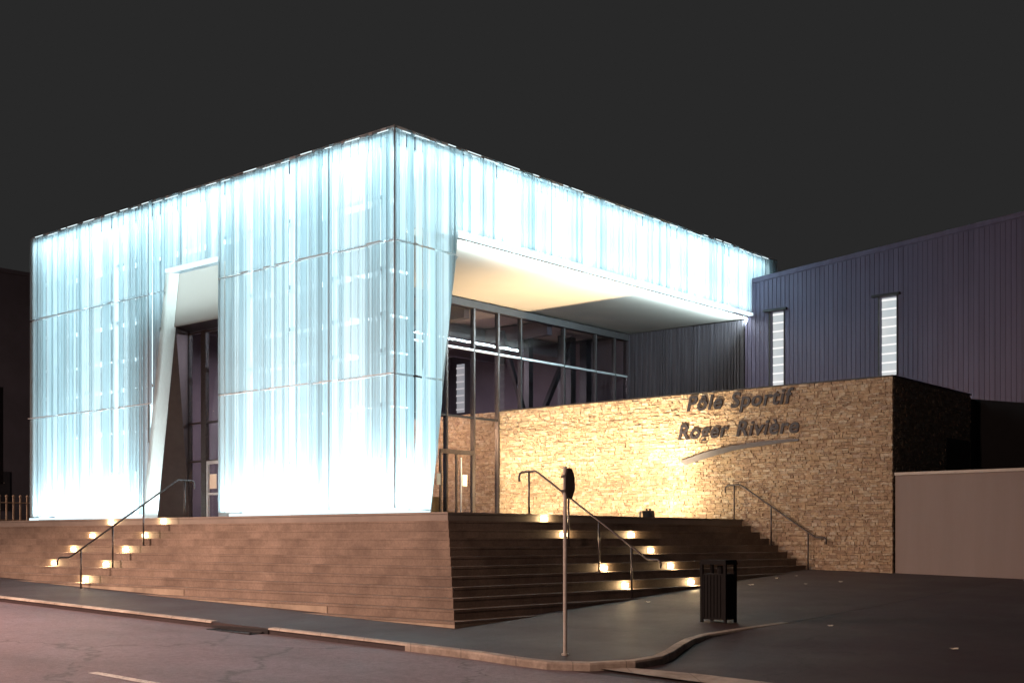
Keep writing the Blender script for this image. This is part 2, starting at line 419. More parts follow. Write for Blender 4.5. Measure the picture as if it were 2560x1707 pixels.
# ------------------------------------------------------------------ handrails
def stair_z(s):       # height of the tread under a point s metres outside the plaza edge
    k = max(0, math.ceil(s/TR)) if s > 0 else 0
    return T-k*RI
def handrail(axis, c, label, posts, end=2.85):
    P = (lambda s, z: (-s, c, z)) if axis == 'x' else (lambda s, z: (c, -s, z))
    b = P(posts[0], T)
    e = thing('handrail', label, 'handrail', b, 'tubular handrails on the stair')
    H = .90; sl = RI/TR
    rail = lambda s: T + H - sl*max(0, s-.05)
    pts = [P(-.42, T+H-.20), P(-.425, T+H-.10), P(-.40, T+H-.03), P(-.34, T+H), P(.03, T+H), P(.10, T+H-.035)]
    s1 = end-.02
    for i in range(1, 7):
        s = .1+(s1-.1)*i/6; pts.append(P(s, rail(s)))
    zz = rail(s1); pts += [P(s1+.06, zz-.03), P(s1+.26, zz-.03), P(s1+.32, zz-.05), P(s1+.345, zz-.11), P(s1+.34, zz-.2)]
    mb = MB(); mb.tube(pts, .022, 8); mk('rail_tube', mb, M['rail'], e, smooth=True)
    for s in posts:
        z0 = max(stair_z(s), zg(*P(s,0)[:2])-.01)
        mb = MB(); mb.tube([P(s, z0-.02), P(s, rail(s)-.01)], .021, 8); mb.tube([P(s, z0), P(s, z0+.012)], .055, 10)
        mk('post', mb, M['rail'], e, smooth=True)
handrail('x', 8.91, 'tubular handrail on the left flight, in front of the entrance portal', (-.15,.99,1.80,2.60))
handrail('y', 2.655, 'tubular handrail standing free in the middle of the right flight', (-.15,.91,1.69,2.49))
handrail('y', 11.13, 'tubular handrail beside the rough stone wall casting its shadow on it', (-.15,.94,1.98), end=2.15)

# ------------------------------------------------------------------ illuminated hall
LX, RY, TOP = 2.05, 3.59, 9.38          # left facade plane X, right facade plane Y, roof line
hall = thing('illuminated_hall', 'box shaped hall clad in glowing pale cyan perforated sheets', 'building', (6,10,T))
def cutL(y):                            # lower limit on the left facade because of the slanted portal side
    return 7.3-(y-12.5)/.1714 if 12.5 <= y <= 13.66 else (-9 if y > 13.66 else 7.3)
def cutR(x):
    return .67+(x-3.22)/.1383 if x >= 3.22 else -9
FOLDS = {}
def folds(lo, hi):
    """vertical pleats of one bay, shared by the panels stacked in it: (start, end, depth, tilt, openness)"""
    key = (round(lo,3), round(hi,3))
    if key not in FOLDS:
        L = []; p = lo+.006; base = random.uniform(-.12,.12)
        while p < hi-.012:
            q = min(hi-.006, p+random.choice((.05,.06,.08,.08,.10,.13,.17,.24)))
            if hi-.006-q < .035: q = hi-.006
            v = random.choice((.10,.25,.35,.45,.55,.70,.95,1.))+base
            L.append((p, q, random.choice((0,0,.012,.02,.035)), random.uniform(-.006,.006), min(1,max(0,v)))); p = q
        FOLDS[key] = L
    return FOLDS[key]
def panel(a, b, z0, z1, side):
    """one cladding panel: irregular vertical folds of perforated sheet"""
    mb = MB(); vals = []
    for p, q, dep, tilt, val in folds(min(a,b), max(a,b)):
        za, zb = z0, z0
        if side == 'L' : za, zb = max(z0, cutL(p)), max(z0, cutL(q))
        elif side == 'R': za, zb = max(z0, cutR(p)), max(z0, cutR(q))
        if min(za, zb) < z1-.02:
            za, zb = min(za, z1-.01), min(zb, z1-.01)
            if side in 'LU':
                x0, x1 = LX-dep, LX-dep+tilt
                mb.v += [(x0,p,za),(x1,q,zb),(x1,q,z1),(x0,p,z1),(x1+.09,q,zb),(x1+.09,q,z1)]
            else:
                y0, y1 = RY-dep, RY-dep+tilt
                mb.v += [(p,y0,za),(q,y1,zb),(q,y1,z1),(p,y0,z1),(q,y1+.09,zb),(q,y1+.09,z1)]
            n = len(mb.v)-6
            mb.f += [(n,n+1,n+2,n+3),(n+1,n+4,n+5,n+2)]; vals += [val, val]
    if mb.f:
        o = mk('cladding_panel', mb, M['skin'], hall)
        at = o.data.attributes.new('fold', 'FLOAT', 'FACE'); at.data.foreach_set('value', vals)
R0, R1, R2, R3 = .72, 3.77, 6.80, 9.37
rows = ((R0,R1-.025),(R1+.025,R2-.025),(R2+.025,R3))
ycolsA = [19.82,18.87,18.1,17.3,16.55,15.75,14.85,13.95,13.31]
for a, b in zip(ycolsA, ycolsA[1:]):
    for z0, z1 in rows: panel(a, b, z0, z1, 'L')
panel(13.31, 12.52, R1+.025, R2-.025, 'L'); panel(13.31, 12.52, R2+.025, R3, 'L')
for a, b in zip([12.52,11.75,10.95,10.17],[11.75,10.95,10.17]): panel(a, b, 7.40, R3, 'U')
ycolsB = [10.17,9.4,8.44,7.27,6.45,5.78,5.05,4.34,3.60]
for a, b in zip(ycolsB, ycolsB[1:]):
    for z0, z1 in rows: panel(a, b, z0, z1, 'U')
for a, b in zip([2.06,2.42,3.1],[2.42,3.1,3.58]):
    for z0, z1 in rows: panel(a, b, z0, z1, 'R')
panel(3.58, 4.14, R1+.025, R2-.025, 'R'); panel(3.58, 4.14, R2+.025, R3, 'R')
xcols = [4.14,4.64,5.52,6.6,7.86,9.03,9.85,10.41,11.18,12.17,13.65,14.31,15.33,16.4,17.26,18.12,18.9,19.78]
for a, b in zip(xcols, xcols[1:]): panel(a, b, 7.42, R3, 'T')
mb = MB(); mb.box(LX-.055,LX-.005,13.302,13.318,2.7,R3); mk('joint_strip', mb, M['gasket'], hall)
for yy, ww in ((5.78,.012),):
    mb = MB(); mb.box(LX-.055,LX-.005,yy-ww,yy+ww,R0,R3); mk('joint_strip', mb, M['gasket'], hall)
# corner cover strip, top coping with clips, joint rails
mb = MB(); mb.box(LX-.03,LX-.005,RY-.03,RY-.005,.72,9.38); mk('corner_strip', mb, M['gasket'], hall)
mb = MB()
mb.box(LX+.0,LX+.75,RY+.0,19.80,9.32,9.385); mb.box(LX+.75,19.76,RY+.0,RY+.75,9.32,9.385)
mk('coping', mb, M['white_metal'], hall)
y = 3.7
while y < 19.4:
    w = random.uniform(.25,.6); z = random.choice((9.25,9.27,9.31)); mb = MB(); mb.box(LX-.105,LX-.095,y,y+w,z,z+.022); mk('clip_strip', mb, M['edge_glow'], hall); y += w+random.uniform(.1,.6)  # strips below the coping, their bright look put into the material as glow
x = 2.2
while x < 19.3:
    w = random.uniform(.2,.6); z = random.choice((9.25,9.27,9.31)); mb = MB(); mb.box(x,x+w,RY-.105,RY-.095,z,z+.022); mk('clip_strip', mb, M['edge_glow'], hall); x += w+random.uniform(.1,.6)
for zz in (R1, R2):
    mb = MB()
    def run(a, b, f):
        p = a
        while p < b-.05:
            w = min(b-p, random.uniform(.18,.6)); f(p, p+w-.012, random.random()); p += w
    mb2 = mb; run(13.35 if zz > R1 else 13.15, 19.8, lambda p,q,r: mb.box(LX-(.10 if r>.5 else -.03),LX+(.012 if r>.5 else .16),p,q,zz-.011,zz+.011))
    mk('joint_rail', mb, M['white_metal'], hall); mb = MB()
    run(3.6, 10.15, lambda p,q,r: mb.box(LX-(.10 if r>.5 else -.03),LX+(.012 if r>.5 else .16),p,q,zz-.011,zz+.011))
    mk('joint_rail', mb, M['white_metal'], hall)
# bottom edges of the lit skin, their brightness put into a glowing material
def glow_edge(pieces):
    mb = MB()
    for p in pieces: mb.box(*p)
    return mk('lit_skin_edge', mb, M['edge_glow'], hall)
P1 = []; p = 13.75
while p < 19.7:
    q = min(19.8, p+random.uniform(1.0,1.9)); o = random.choice((0,.0,.05)); zz = random.choice((0,0,.03))
    P1.append((LX-.06+o, LX+.10+o, p, q-.03, .60+zz, .69)); p = q
glow_edge(P1)
P1 = []; p = 3.6
while p < 9.7:
    q = min(9.75, p+random.uniform(.8,1.7)); o = random.choice((0,0,.06)); zz = random.choice((0,0,.03))
    P1.append((LX-.06+o, LX+.10+o, p, q-.03, .60+zz, .69)); p = q
P1.append((2.2,3.15,RY-.05,RY+.08,.62,.69))
glow_edge(P1)
P1 = []; p = 4.15
while p < 17.9:
    q = min(18.12, p+random.uniform(.9,1.9)); zz = random.choice((0,0,.03))
    P1.append((p, q-.015, RY-.07, RY+.08, 7.28, 7.37+zz)); p = q
glow_edge(P1)
glow_edge([(LX-.05,LX+.1,10.18,12.5,7.29,7.385)])
# light grey returns on slanted edges of the lit skin
mb = MB()
mb.quad((LX-.02,12.5,7.3),(LX+.36,12.34,7.3),(LX+.36,13.49,.60),(LX-.02,13.64,.60))
mk('portal_reveal', mb, M['liner'], hall)
mb = MB(); mb.quad((2.36,10.16,5.86),(2.36,12.60,5.86),(2.36,12.36,7.29),(2.36,10.16,7.29))
mk('portal_fascia', mb, M['fascia'], hall)
mb = MB(); mb.quad((LX,10.165,.6),(3.15,10.165,.6),(3.15,10.165,7.3),(LX,10.165,7.3)); mk('portal_jamb', mb, M['liner'], hall)
mb = MB(); mb.quad((4.15,RY-.0,7.3),(3.22,RY,.67),(3.10,RY+.62,.67),(4.03,RY+.62,7.3)); mk('edge_return', mb, M['skin'], hall)
# inner walls of the cavity
mb = MB()
mb.box(2.75,2.95,4.25,10.1,T,9.3); mb.box(2.75,2.95,13.75,19.6,T,9.3); mb.box(2.75,2.95,10.1,13.75,5.95,9.3)
mb.box(2.95,19.0,4.25,4.45,7.4,9.3); mb.box(2.95,3.3,4.25,4.45,T,7.4)
mk('inner_wall', mb, M['inner'], hall)
mb = MB()     # ledges, studs and window bands seen dimly through the skin
for zz in (1.9,3.1,4.35,5.2,6.25,7.9):
    p = 4.3
    while p < 19.4:
        q = p+random.uniform(.35,1.1)
        if not (9.9 < q and p < 13.9 and zz < 7.4): mb.box(2.35,2.74,p,q,zz,zz+.09)
        p = q+random.uniform(.2,.9)
for zz in (1.9,3.1,4.35,5.2,6.25): mb.box(2.3,3.05,4.0,4.24,zz,zz+.09)
for p in (4.6,6.3,7.9,9.6,14.2,15.9,17.6,19.2): mb.box(2.55,2.74,p,p+.07,.75,9.2)
for p in [4.6+1.15*i for i in range(13)]:
    mb.bar((p,4.1,9.2),(p+.55,4.1,7.5),.05,.05)
mk('cavity_frame', mb, M['alu'], hall)
mb = MB(); mb.box(2.1,19.7,3.7,19.7,9.26,9.315); mk('roof', mb, M['dark_wall'], hall)
mb = MB(); mb.box(2.1,19.7,19.62,19.75,T,9.25); mb.box(19.6,19.75,3.7,19.6,8.6,9.25); mk('end_wall', mb, M['dark_wall'], hall)
mb = MB(); mb.box(2.96,18.13,RY+.12,8.5,7.23,7.27); mb.box(2.96,18.13,8.58,19.5,7.22,7.27); mk('soffit', mb, M['soffit'], hall)
# entrance portal: dark side, lintel, glazing, door
mb = MB()
mb.quad((2.42,12.60,5.86),(3.15,12.99,5.86),(3.15,12.99,T),(2.42,13.50,T)); mb.box(2.4,3.3,10.17,13.6,5.86,5.94)
mk('portal_side', mb, M['beam'], hall)
gl = MB(); gl.box(3.15,3.165,10.2,12.98,T+.05,5.84); pg = mk('portal_glazing', gl, M['glass'], hall)
mb = MB()
for yy, w in ((12.96,.05),(12.27,.22),(10.9,.06),(10.2,.05)): mb.box(3.08,3.20,yy-w/2,yy+w/2,T,5.84)
for zz in (2.2,3.27,5.8): mb.box(3.09,3.19,10.2,12.96,zz-.025,zz+.025)
mk('mullion', mb, M['rail'], pg)
d = MB(); d.box(3.06,3.12,11.2,12.1,T+.01,T+.10); d.box(3.06,3.12,11.2,12.1,2.1,2.19); d.box(3.06,3.12,12.02,12.1,T+.1,2.1); d.box(3.06,3.12,11.2,11.28,T+.1,2.1); d.box(3.06,3.12,11.28,12.02,1.25,1.31)
dd = mk('door', d, M['alu'], hall)
d = MB(); d.box(3.05,3.058,11.62,11.93,1.42,1.82); mk('notice', d, M['paper'], dd)
# glass wall under the canopy
GY = 8.55
gl = MB(); gl.box(2.96,18.13,GY,GY+.015,T+.02,7.0); gw = mk('glass_wall', gl, M['glass'], hall)
for x in (8.95,10.14,11.26):
    mb = MB(); mb.box(x-.035,x+.035,GY-.06,GY+.09,T,6.98); mk('mullion', mb, M['rail'], gw)
for x in (12.35,14.55,16.3,17.4): 
    mb = MB(); mb.box(x-.03,x+.03,GY-.05,GY+.09,4.0,6.98); mk('mullion', mb, M['beam'], gw)
mb = MB(); mb.box(2.96,18.13,GY-.12,GY+.12,6.98,7.195); mk('header_beam', mb, M['beam'], gw)
mb = MB(); mb.box(2.96,18.13,GY-.05,GY+.06,5.70,5.76); mk('transom', mb, M['alu'], gw)
mb = MB(); mb.box(2.96,11.2,GY-.05,GY+.06,3.66,3.72); mk('transom', mb, M['dark_metal'], gw)
# double glass door in that wall
d = MB()
for x in (8.62,9.30,10.02): d.box(x-.03,x+.03,GY-.11,GY-.065,T,2.55)
d.box(8.6,10.05,GY-.11,GY-.065,2.55,2.68); d.box(8.6,10.05,GY-.11,GY-.065,T,T+.08)
gd = mk('glass_door', d, M['rail'], gw)
d = MB(); d.tube([(9.42,GY-.17,T+.05),(9.42,GY-.17,2.45)],.022,8); mk('handle', d, M['white_metal'], gd)
d = MB(); d.box(9.52,9.72,GY-.135,GY-.125,1.62,1.95); mk('notice', d, M['paper'], gd)
d = MB(); d.box(8.42,8.58,GY-.135,GY-.125,1.62,1.95); mk('notice', d, M['paper'], gd)
d = MB(); d.box(8.2,8.85,GY+.15,GY+.2,T,T+.72); mk('low_panel', d, M['orange'], hall)
# structure inside the hall
mb = MB()
for x in (14.62,):
    mb.bar((13.35,10.2,6.9),(14.5,10.2,4.3),.14,.14); mb.bar((17.05,10.2,6.9),(15.45,10.2,4.3),.16,.16)
mk('brace', mb, M['dark_metal'], hall)
for x, w in ((14.75,.22),(16.55,.20),(17.1,.28),(18.0,.3)):
    c = MB(); c.box(x-w/2,x+w/2,10.1,10.1+w,T,7.15); mk('column', c, M['dark_metal'], hall)
c = MB()
for yy in (11.5,14.2,17): c.box(3,18.1,yy,yy+.25,6.7,7.15)
for xx in (6,10,14): c.box(xx,xx+.25,8.8,19.4,6.72,7.17)
mk('ceiling_beam', c, M['backroom'], hall)
mb = MB(); mb.box(3,18.1,19.2,19.35,T,7.15); mk('back_wall', mb, M['backroom'], hall)
mb = MB(); mb.box(3,11.4,8.7,19.2,T+.004,T+.02); mb.box(11.4,18.1,8.7,19.2,3.85,3.98); mk('floor', mb, M['backroom'], hall)
# ring pendant hanging inside
e = thing('ring_pendant', 'dark ring shaped pendant hanging behind the glass wall', 'pendant lamp', (9.9,10.2,5.1))
mb = MB(); mb.tube([(9.9+.58*math.cos(a*math.pi/16), 10.2+.58*math.sin(a*math.pi/16), 5.14) for a in range(33)], .035, 6); mk('ring', mb, M['dark_metal'], e)
mb = MB()
for k in range(3):
    a = k*2.094; mb.tube([(9.9+.58*math.cos(a),10.2+.58*math.sin(a),5.16),(9.9,10.2,6.7)],.006,4)
mk('cord', mb, M['dark_metal'], e)

# ------------------------------------------------------------------ rough stone wall block
SX, SY, SZ = 11.29, -4.13, 3.97
sw = thing('stone_wall', 'tall block of rough split beige stone carrying the raised lettering', 'wall', (12,2,-.8))
mb = MB(); mb.box(SX+.08,16.45,SY+.08,13.4,-1.6,SZ-.02); mk('core', mb, M['mortar'], sw)
def stones(p0, p1, place):
    mb = MB(); z = -1.15
    while z < SZ-.03:
        h = min(random.choice((.03,.04,.05,.055,.065,.08)), SZ-z)
        if SZ-(z+h) < .05: h = SZ-z
        p = p0+random.uniform(-.2,0)
        while p < p1:
            w = random.choice((.05,.08,.10,.13,.17,.22)); q = min(p+w, p1)
            a = max(p, p0)
            if q-a > .03:
                d = random.uniform(-.013,.013); g = .003
                j = lambda: random.uniform(-.006,.006)
                place(mb, a+g, q-g, z+g, z+h-g, d, j)
            p = q
        z += h
    return mb
def placeX(mb, a, b, z0, z1, d, j):
    f = SX+d; k = SX+.1
    mb.hexa([(f+j(),a+j(),z0+j()),(k,a,z0),(k,b,z0),(f+j(),b+j(),z0+j()),(f+j(),a+j(),z1+j()),(k,a,z1),(k,b,z1),(f+j(),b+j(),z1+j())])
def placeY(mb, a, b, z0, z1, d, j):
    f = SY+d; k = SY+.1
    mb.hexa([(a+j(),f+j(),z0+j()),(b+j(),f+j(),z0+j()),(b,k,z0),(a,k,z0),(a+j(),f+j(),z1+j()),(b+j(),f+j(),z1+j()),(b,k,z1),(a,k,z1)])
mk('stone_face', stones(SY+.0, 13.4, placeX), M['stone'], sw)
mk('stone_face', stones(SX+.02, 16.45, placeY), M['stone_shaded'], sw)  # same stone dimmed: this side's shade is put into its colour
mb = MB(); mb.box(SX-.02,16.47,SY-.02,GY-.13,SZ+.002,SZ+.035); mk('coping', mb, M['beam'], sw)
mb = MB(); mb.box(14.6,16.3,SY-.035,SY-.03+.0,-.5,2.7); dr = mk('door', mb, M['dark_metal'], sw)

# raised lettering and swoosh
ws = thing('wall_sign', 'dark raised italic lettering in two lines with a curved stroke beneath', 'wall sign', (11.2,0,2.1))
def letters(txt, y_left, y_right, zbase, height, xface, split):
    cu = bpy.data.curves.new('letters', 'FONT'); cu.body = txt; cu.shear = .22; cu.extrude = .02; cu.offset = .022; cu.space_character = 1.08; cu.space_word = 1.25
    ob = bpy.data.objects.new('letters', cu); COL.objects.link(ob)
    dg = bpy.context.evaluated_depsgraph_get(); me = bpy.data.meshes.new_from_object(ob.evaluated_get(dg))
    bpy.data.objects.remove(ob)
    xsn = [v.co.x for v in me.vertices]; x0, x1 = min(xsn), max(xsn)
    mb = MB(); sx = (y_left-y_right)/(x1-x0); sy = height/.73
    for v in me.vertices:
        mb.v.append((xface - v.co.z*.7, y_left-(v.co.x-x0)*sx, zbase+v.co.y*sy))
    fs = [tuple(p.vertices) for p in me.polygons]
    bpy.data.meshes.remove(me)
    # one mesh per word: cut at the widest gap between glyphs
    sp = split; V = mb.v
    for keep in (lambda y: y > sp, lambda y: y <= sp):
        ids = [i for i, v in enumerate(V) if keep(v[1])]; mp = {a: b for b, a in enumerate(ids)}
        m2 = MB(); m2.v = [V[i] for i in ids]; m2.f = [tuple(mp[i] for i in f) for f in fs if f[0] in mp]
        mk('lettering', m2, M['letters'], ws)
letters('P\u00f4le Sportif', 1.70, -1.52, 3.52, .41, 11.262, .49)
letters('Roger Rivi\u00e8re', 1.98, -1.66, 2.755, .41, 11.262, .35)
top = [(1.90,2.17),(1.55,2.26),(1.21,2.35),(.75,2.435),(.27,2.50),(-.2,2.55),(-.64,2.58),(-1.2,2.595),(-1.66,2.592)]
bot = [(1.76,2.05),(1.45,2.125),(1.08,2.205),(.68,2.295),(.27,2.375),(-.2,2.43),(-.64,2.465),(-1.2,2.51),(-1.65,2.535)]
mb = MB()
for i in range(len(top)-1):
    (a,za),(b,zb) = top[i], top[i+1]; (c,zc),(d,zd) = bot[i], bot[i+1]
    mb.hexa([(11.245,d,zd),(11.27,d,zd),(11.27,c,zc),(11.245,c,zc),(11.245,b,zb),(11.27,b,zb),(11.27,a,za),(11.245,a,za)])
mk('curved_stroke', mb, M['swoosh'], ws)

# floodlight on the plaza, and a second sunk in the paving
WARM = (1., .76, .46)
fl = thing('floodlight', 'small dark floodlight standing on the plaza edge before the stone wall', 'floodlight', (9.9,2.02,T))
mb = MB(); mb.hexa([(9.84,1.88,T+.06),(9.98,1.88,T+.06),(9.98,2.16,T+.06),(9.84,2.16,T+.06),(9.80,1.86,T+.23),(9.92,1.86,T+.23),(9.92,2.18,T+.23),(9.80,2.18,T+.23)])
mk('housing', mb, M['dark_metal'], fl)
mb = MB(); mb.box(9.85,9.9,1.95,1.98,T+.23,T+.29); mb.box(9.85,9.9,2.06,2.09,T+.23,T+.29); mk('knob', mb, M['dark_metal'], fl)
mb = MB(); mb.box(9.86,9.94,2.18,2.30,T+.20,T+.22); mb.box(9.86,9.94,2.29,2.31,T,T+.22); mb.box(9.86,9.94,1.9,2.31,T,T+.015); mk('bracket', mb, M['alu'], fl)
def flood(p, parent, power, wide):
    lamp('beam_lamp', 'SPOT', p, power, WARM, parent, size=.10, aim=(1.4,0,8.), blend=1., angle=R(98))
    lamp('spill_lamp', 'AREA', p, wide, WARM, parent, .25, .2, aim=(.8,0,1))
flood((10.0,2.02,T+.26), fl, 1900, 130)
uls = ['next to the floodlight','second from the floodlight','third from the floodlight','nearest the glass wall']
for yy, lab in zip((3.45,4.9,6.35,7.8), uls):
    ul = thing('ground_uplight', 'round uplight sunk in the paving before the stone wall, '+lab, 'uplight', (9.9,yy,T), 'uplights along the stone wall')
    mb = MB(); mb.tube([(9.9,yy,T-.02),(9.9,yy,T+.02)], .16, 16); mk('lamp_rim', mb, M['alu'], ul)
    flood((9.9,yy,T+.10), ul, 1120, 60)

# ------------------------------------------------------------------ grey hall
GX = 18.15
gh = thing('grey_hall', 'tall grey ribbed hall with a rising roof line and narrow lit windows', 'building', (24,-5,0))
def ztop(y): return 8.47+.083*(3.6-y)
wins = [(2.44,2.92),(-1.30,-.76)]
YE = -16.
cuts = sorted({YE, 3.84, *[a for w in wins for a in w], *[ -15.5+.5*i for i in range(39)]}); cuts = [c for c in cuts if YE <= c <= 3.84]
mb = MB()
def inwin(a, b): return any(w[0]-1e-6 <= a and b <= w[1]+1e-6 for w in wins)
cuts = [c for c in cuts if not any(w[0] < c < w[1] for w in wins)]
WB, WT = 4.95, 7.32
for a, b in zip(cuts, cuts[1:]):
    spans = [(-1.5, None)] if not inwin(a, b) else [(-1.5, WB), (WT, None)]
    for z0, z1 in spans:
        za = z1 if z1 is not None else ztop(a); zb = z1 if z1 is not None else ztop(b)
        mb.hexa([(GX,a,z0),(GX+.3,a,z0),(GX+.3,b,z0),(GX,b,z0),(GX,a,za),(GX+.3,a,za),(GX+.3,b,zb),(GX,b,zb)])
# shallow standing ribs
y = YE+.1
while y < 3.8:
    for (z0, z1) in ([(-1.5, ztop(y)-.14)] if not any(w[0]-.06 < y < w[1]+.06 for w in wins) else [(-1.5, WB-.03),(WT+.1, ztop(y)-.14)]):
        mb.box(GX-.013,GX+.001,y,y+.05,z0,z1)
    y += .15
mb.box(GX,GX+.3,3.84,4.3,7.4,8.45)
mb.quad((GX+.31,3.84,8.46),(GX+.31,YE,ztop(YE)-.005),(34,YE,ztop(YE)+.3),(34,3.84,8.5))
mk('cladding', mb, M['grey'], gh)
mb = MB()
for a, b in zip(cuts, cuts[1:]):
    mb.hexa([(GX-.035,a,ztop(a)-.13),(GX-.003,a,ztop(a)-.13),(GX-.003,b,ztop(b)-.13),(GX-.035,b,ztop(b)-.13),(GX-.035,a,ztop(a)+.02),(GX-.003,a,ztop(a)+.02),(GX-.003,b,ztop(b)+.02),(GX-.035,b,ztop(b)+.02)])
mk('roof_flashing', mb, M['grey'], gh)
mb = MB(); mb.hexa([(17.2,YE,-1.5),(18.12,YE,-1.5),(18.12,SY+.3,-1.5),(17.2,SY+.3,-1.5),(17.2,YE,2.2),(18.12,YE,2.2),(18.12,SY+.3,3.96),(17.2,SY+.3,3.96)])  # added near-black wedge, shaped to the dark edge across the grey wall
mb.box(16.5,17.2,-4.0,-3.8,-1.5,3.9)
mk('added_wedge', mb, M['wedge_black'], gh)
def slit_window(y0, y1, zb, zt, parent=None, lab=None):
    w = MB(); w.box(GX+.17,GX+.2,y0,y1,zb,zt); p = mk('window', w, M['lit'], gh)
    if lab: p['label'] = lab
    f = MB(); f.box(GX-.06,GX+.17,y1,y1+.03,zb,zt+.02); f.box(GX-.03,GX+.17,y0-.03,y0,zb,zt+.02); f.box(GX-.10,GX+.17,y0-.12,y1+.22,zt+.02,zt+.09); f.box(GX-.03,GX+.17,y0,y1,zb-.04,zb)
    mk('window_frame', f, M['beam'], p)
    s = MB(); z = zb+.12
    while z < zt-.05:
        s.box(GX+.135,GX+.165,y0+.01,y1-.01,z,z+.045); z += .27
    mk('louvre', s, M['slat'], p)
for a, b in wins: slit_window(a, b, WB, WT)
# dark slatted part of the same wall under the canopy and inside
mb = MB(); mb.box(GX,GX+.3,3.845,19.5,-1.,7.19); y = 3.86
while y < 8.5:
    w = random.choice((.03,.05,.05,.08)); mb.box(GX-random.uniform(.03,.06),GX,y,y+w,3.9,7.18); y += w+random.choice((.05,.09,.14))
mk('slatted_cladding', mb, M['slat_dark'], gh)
w = MB(); w.box(GX-.06,GX-.04,16.25,16.65,5.0,6.9); p = mk('window', w, M['lit'], gh)
s = MB()
for k in range(7): s.box(GX-.10,GX-.065,16.25,16.65,5.1+.27*k,5.15+.27*k)
mk('louvre', s, M['slat'], p)
mb = MB(); mb.box(GX-.02,GX-.003,8.7,15.9,4.0,7.1); mk('inner_lining', mb, M['backroom'], gh)
# low rendered wall running on from the stone block
lw = thing('low_wall', 'low smooth beige rendered wall running on from the stone block', 'wall', (11.5,-10,-.8))
mb = MB(); mb.box(11.36,11.66,-26,SY-.04,-2,1.57); mk('wall_body', mb, M['render'], lw)
mb = MB(); mb.box(11.31,11.70,-26,SY-.04,1.573,1.64); mk('coping', mb, M['coping'], lw)

# ------------------------------------------------------------------ road sign, bin, drain, litter
px, py = -4.14, -6.13; pz = zg(px, py)
sg = thing('road_sign', 'octagonal road sign seen from behind on a slim metal pole', 'road sign', (px,py,pz))
mb = MB(); mb.tube([(px,py,pz-.1),(px,py,pz+2.56)],.026,12); mb.tube([(px,py,pz+2.56),(px,py,pz+2.572)],.030,12); mb.tube([(px,py,pz-.1),(px,py,pz+.02)],.05,12); mk('pole', mb, M['pole'], sg)
cx, cy, cz = px+.055, py-.0, pz+2.34
ax = Vector((math.cos(R(20)), math.sin(R(20)), 0))          # in-plane horizontal of the plate
nn = Vector((-ax.y, ax.x, 0)); r = .205
c0 = Vector((px,py,cz)) - nn*.05 + ax*.02
mb = MB()
ring = [(r/math.cos(R(22.5))*math.cos(R(22.5+45*i)), r/math.cos(R(22.5))*math.sin(R(22.5+45*i))) for i in range(8)]
f = [c0 + ax*a + Vector((0,0,b)) for a, b in ring]; b_ = [q - nn*.02 for q in f]
mb.v = [tuple(q) for q in f+b_]; mb.f = [tuple(range(8)), tuple(reversed(range(8,16)))] + [(i,(i+1)%8,8+(i+1)%8,8+i) for i in range(8)]
mk('sign_plate', mb, M['plate'], sg)
mb = MB()
for dz in (-.1,.1):
    q = c0+Vector((0,0,dz)); mb.bar(q-ax*.13, q+ax*.13, .02, .03); mb.box(px-.04,px+.04,py-.04,py+.04,cz+dz-.018,cz+dz+.018)
mk('bracket', mb, M['rail'], sg)

bx, by = .30, -5.88; bz = zg(bx, by)
bn = thing('litter_bin', 'black metal litter bin with open slots below its flat lid', 'litter bin', (bx,by,bz))
w, l, h = .175, .235, 1.03
mb = MB(); mb.box(bx-w+.012,bx+w-.012,by-l+.012,by+l-.012,bz+.05,bz+.80)
for i in range(7):                                   # pressed vertical ribs
    yy = by-l+.05+i*(2*l-.1)/6; mb.box(bx-w,bx-w+.011,yy-.012,yy+.012,bz+.08,bz+.78)
for i in range(5):
    xx = bx-w+.05+i*(2*w-.1)/4; mb.box(xx-.012,xx+.012,by-l,by-l+.011,bz+.08,bz+.78)
mk('body', mb, M['bin'], bn)
for sx in (-1,1):
    for sy in (-1,1):
        p_ = MB(); X = bx+sx*(w-.015); Y = by+sy*(l-.015); p_.box(X-.022,X+.022,Y-.022,Y+.022,bz,bz+h-.075); mk('post', p_, M['bin'], bn)
mb = MB(); mb.hexa([(bx-w-.02,by-l-.02,bz+h-.075),(bx+w+.02,by-l-.02,bz+h-.075),(bx+w+.02,by+l+.02,bz+h-.075),(bx-w-.02,by+l+.02,bz+h-.075),(bx-w,by-l,bz+h),(bx+w,by-l,bz+h),(bx+w,by+l,bz+h),(bx-w,by+l,bz+h)])
mk('lid', mb, M['bin'], bn)
mb = MB(); mb.tube([(bx-.03,by-.05,bz+.80),(bx-.03,by-.05,bz+.93)],.05,8); mk('ash_tube', mb, M['bin'], bn)

dn = thing('storm_drain', 'dark gully grate let into the kerb at the road edge', 'drain', (KX-.2,.35,zr(KX-.2,.35)))
mb = MB(); mb.box(KX-.02,KX+.22,-.42,1.12,zg(KX,.35)-.5,zg(KX,.35)-.035); mk('inlet', mb, M['dark_metal'], dn)
mb = MB(); y0 = -.28
for i in range(11):
    yy = y0+.115*i; mb.box(KX-.26,KX-.03,yy,yy+.055,zr(KX-.3,.35)-.05,zr(KX-.3,yy)+.012)
mb.box(KX-.30,KX-.26,-.30,1.0,zr(KX-.3,.35)-.06,zr(KX-.3,.35)+.014); mb.box(KX-.06,KX-.02,-.30,1.0,zr(KX-.3,.35)-.06,zr(KX-.3,.35)+.016)
mk('grate', mb, M['dark_metal'], dn)

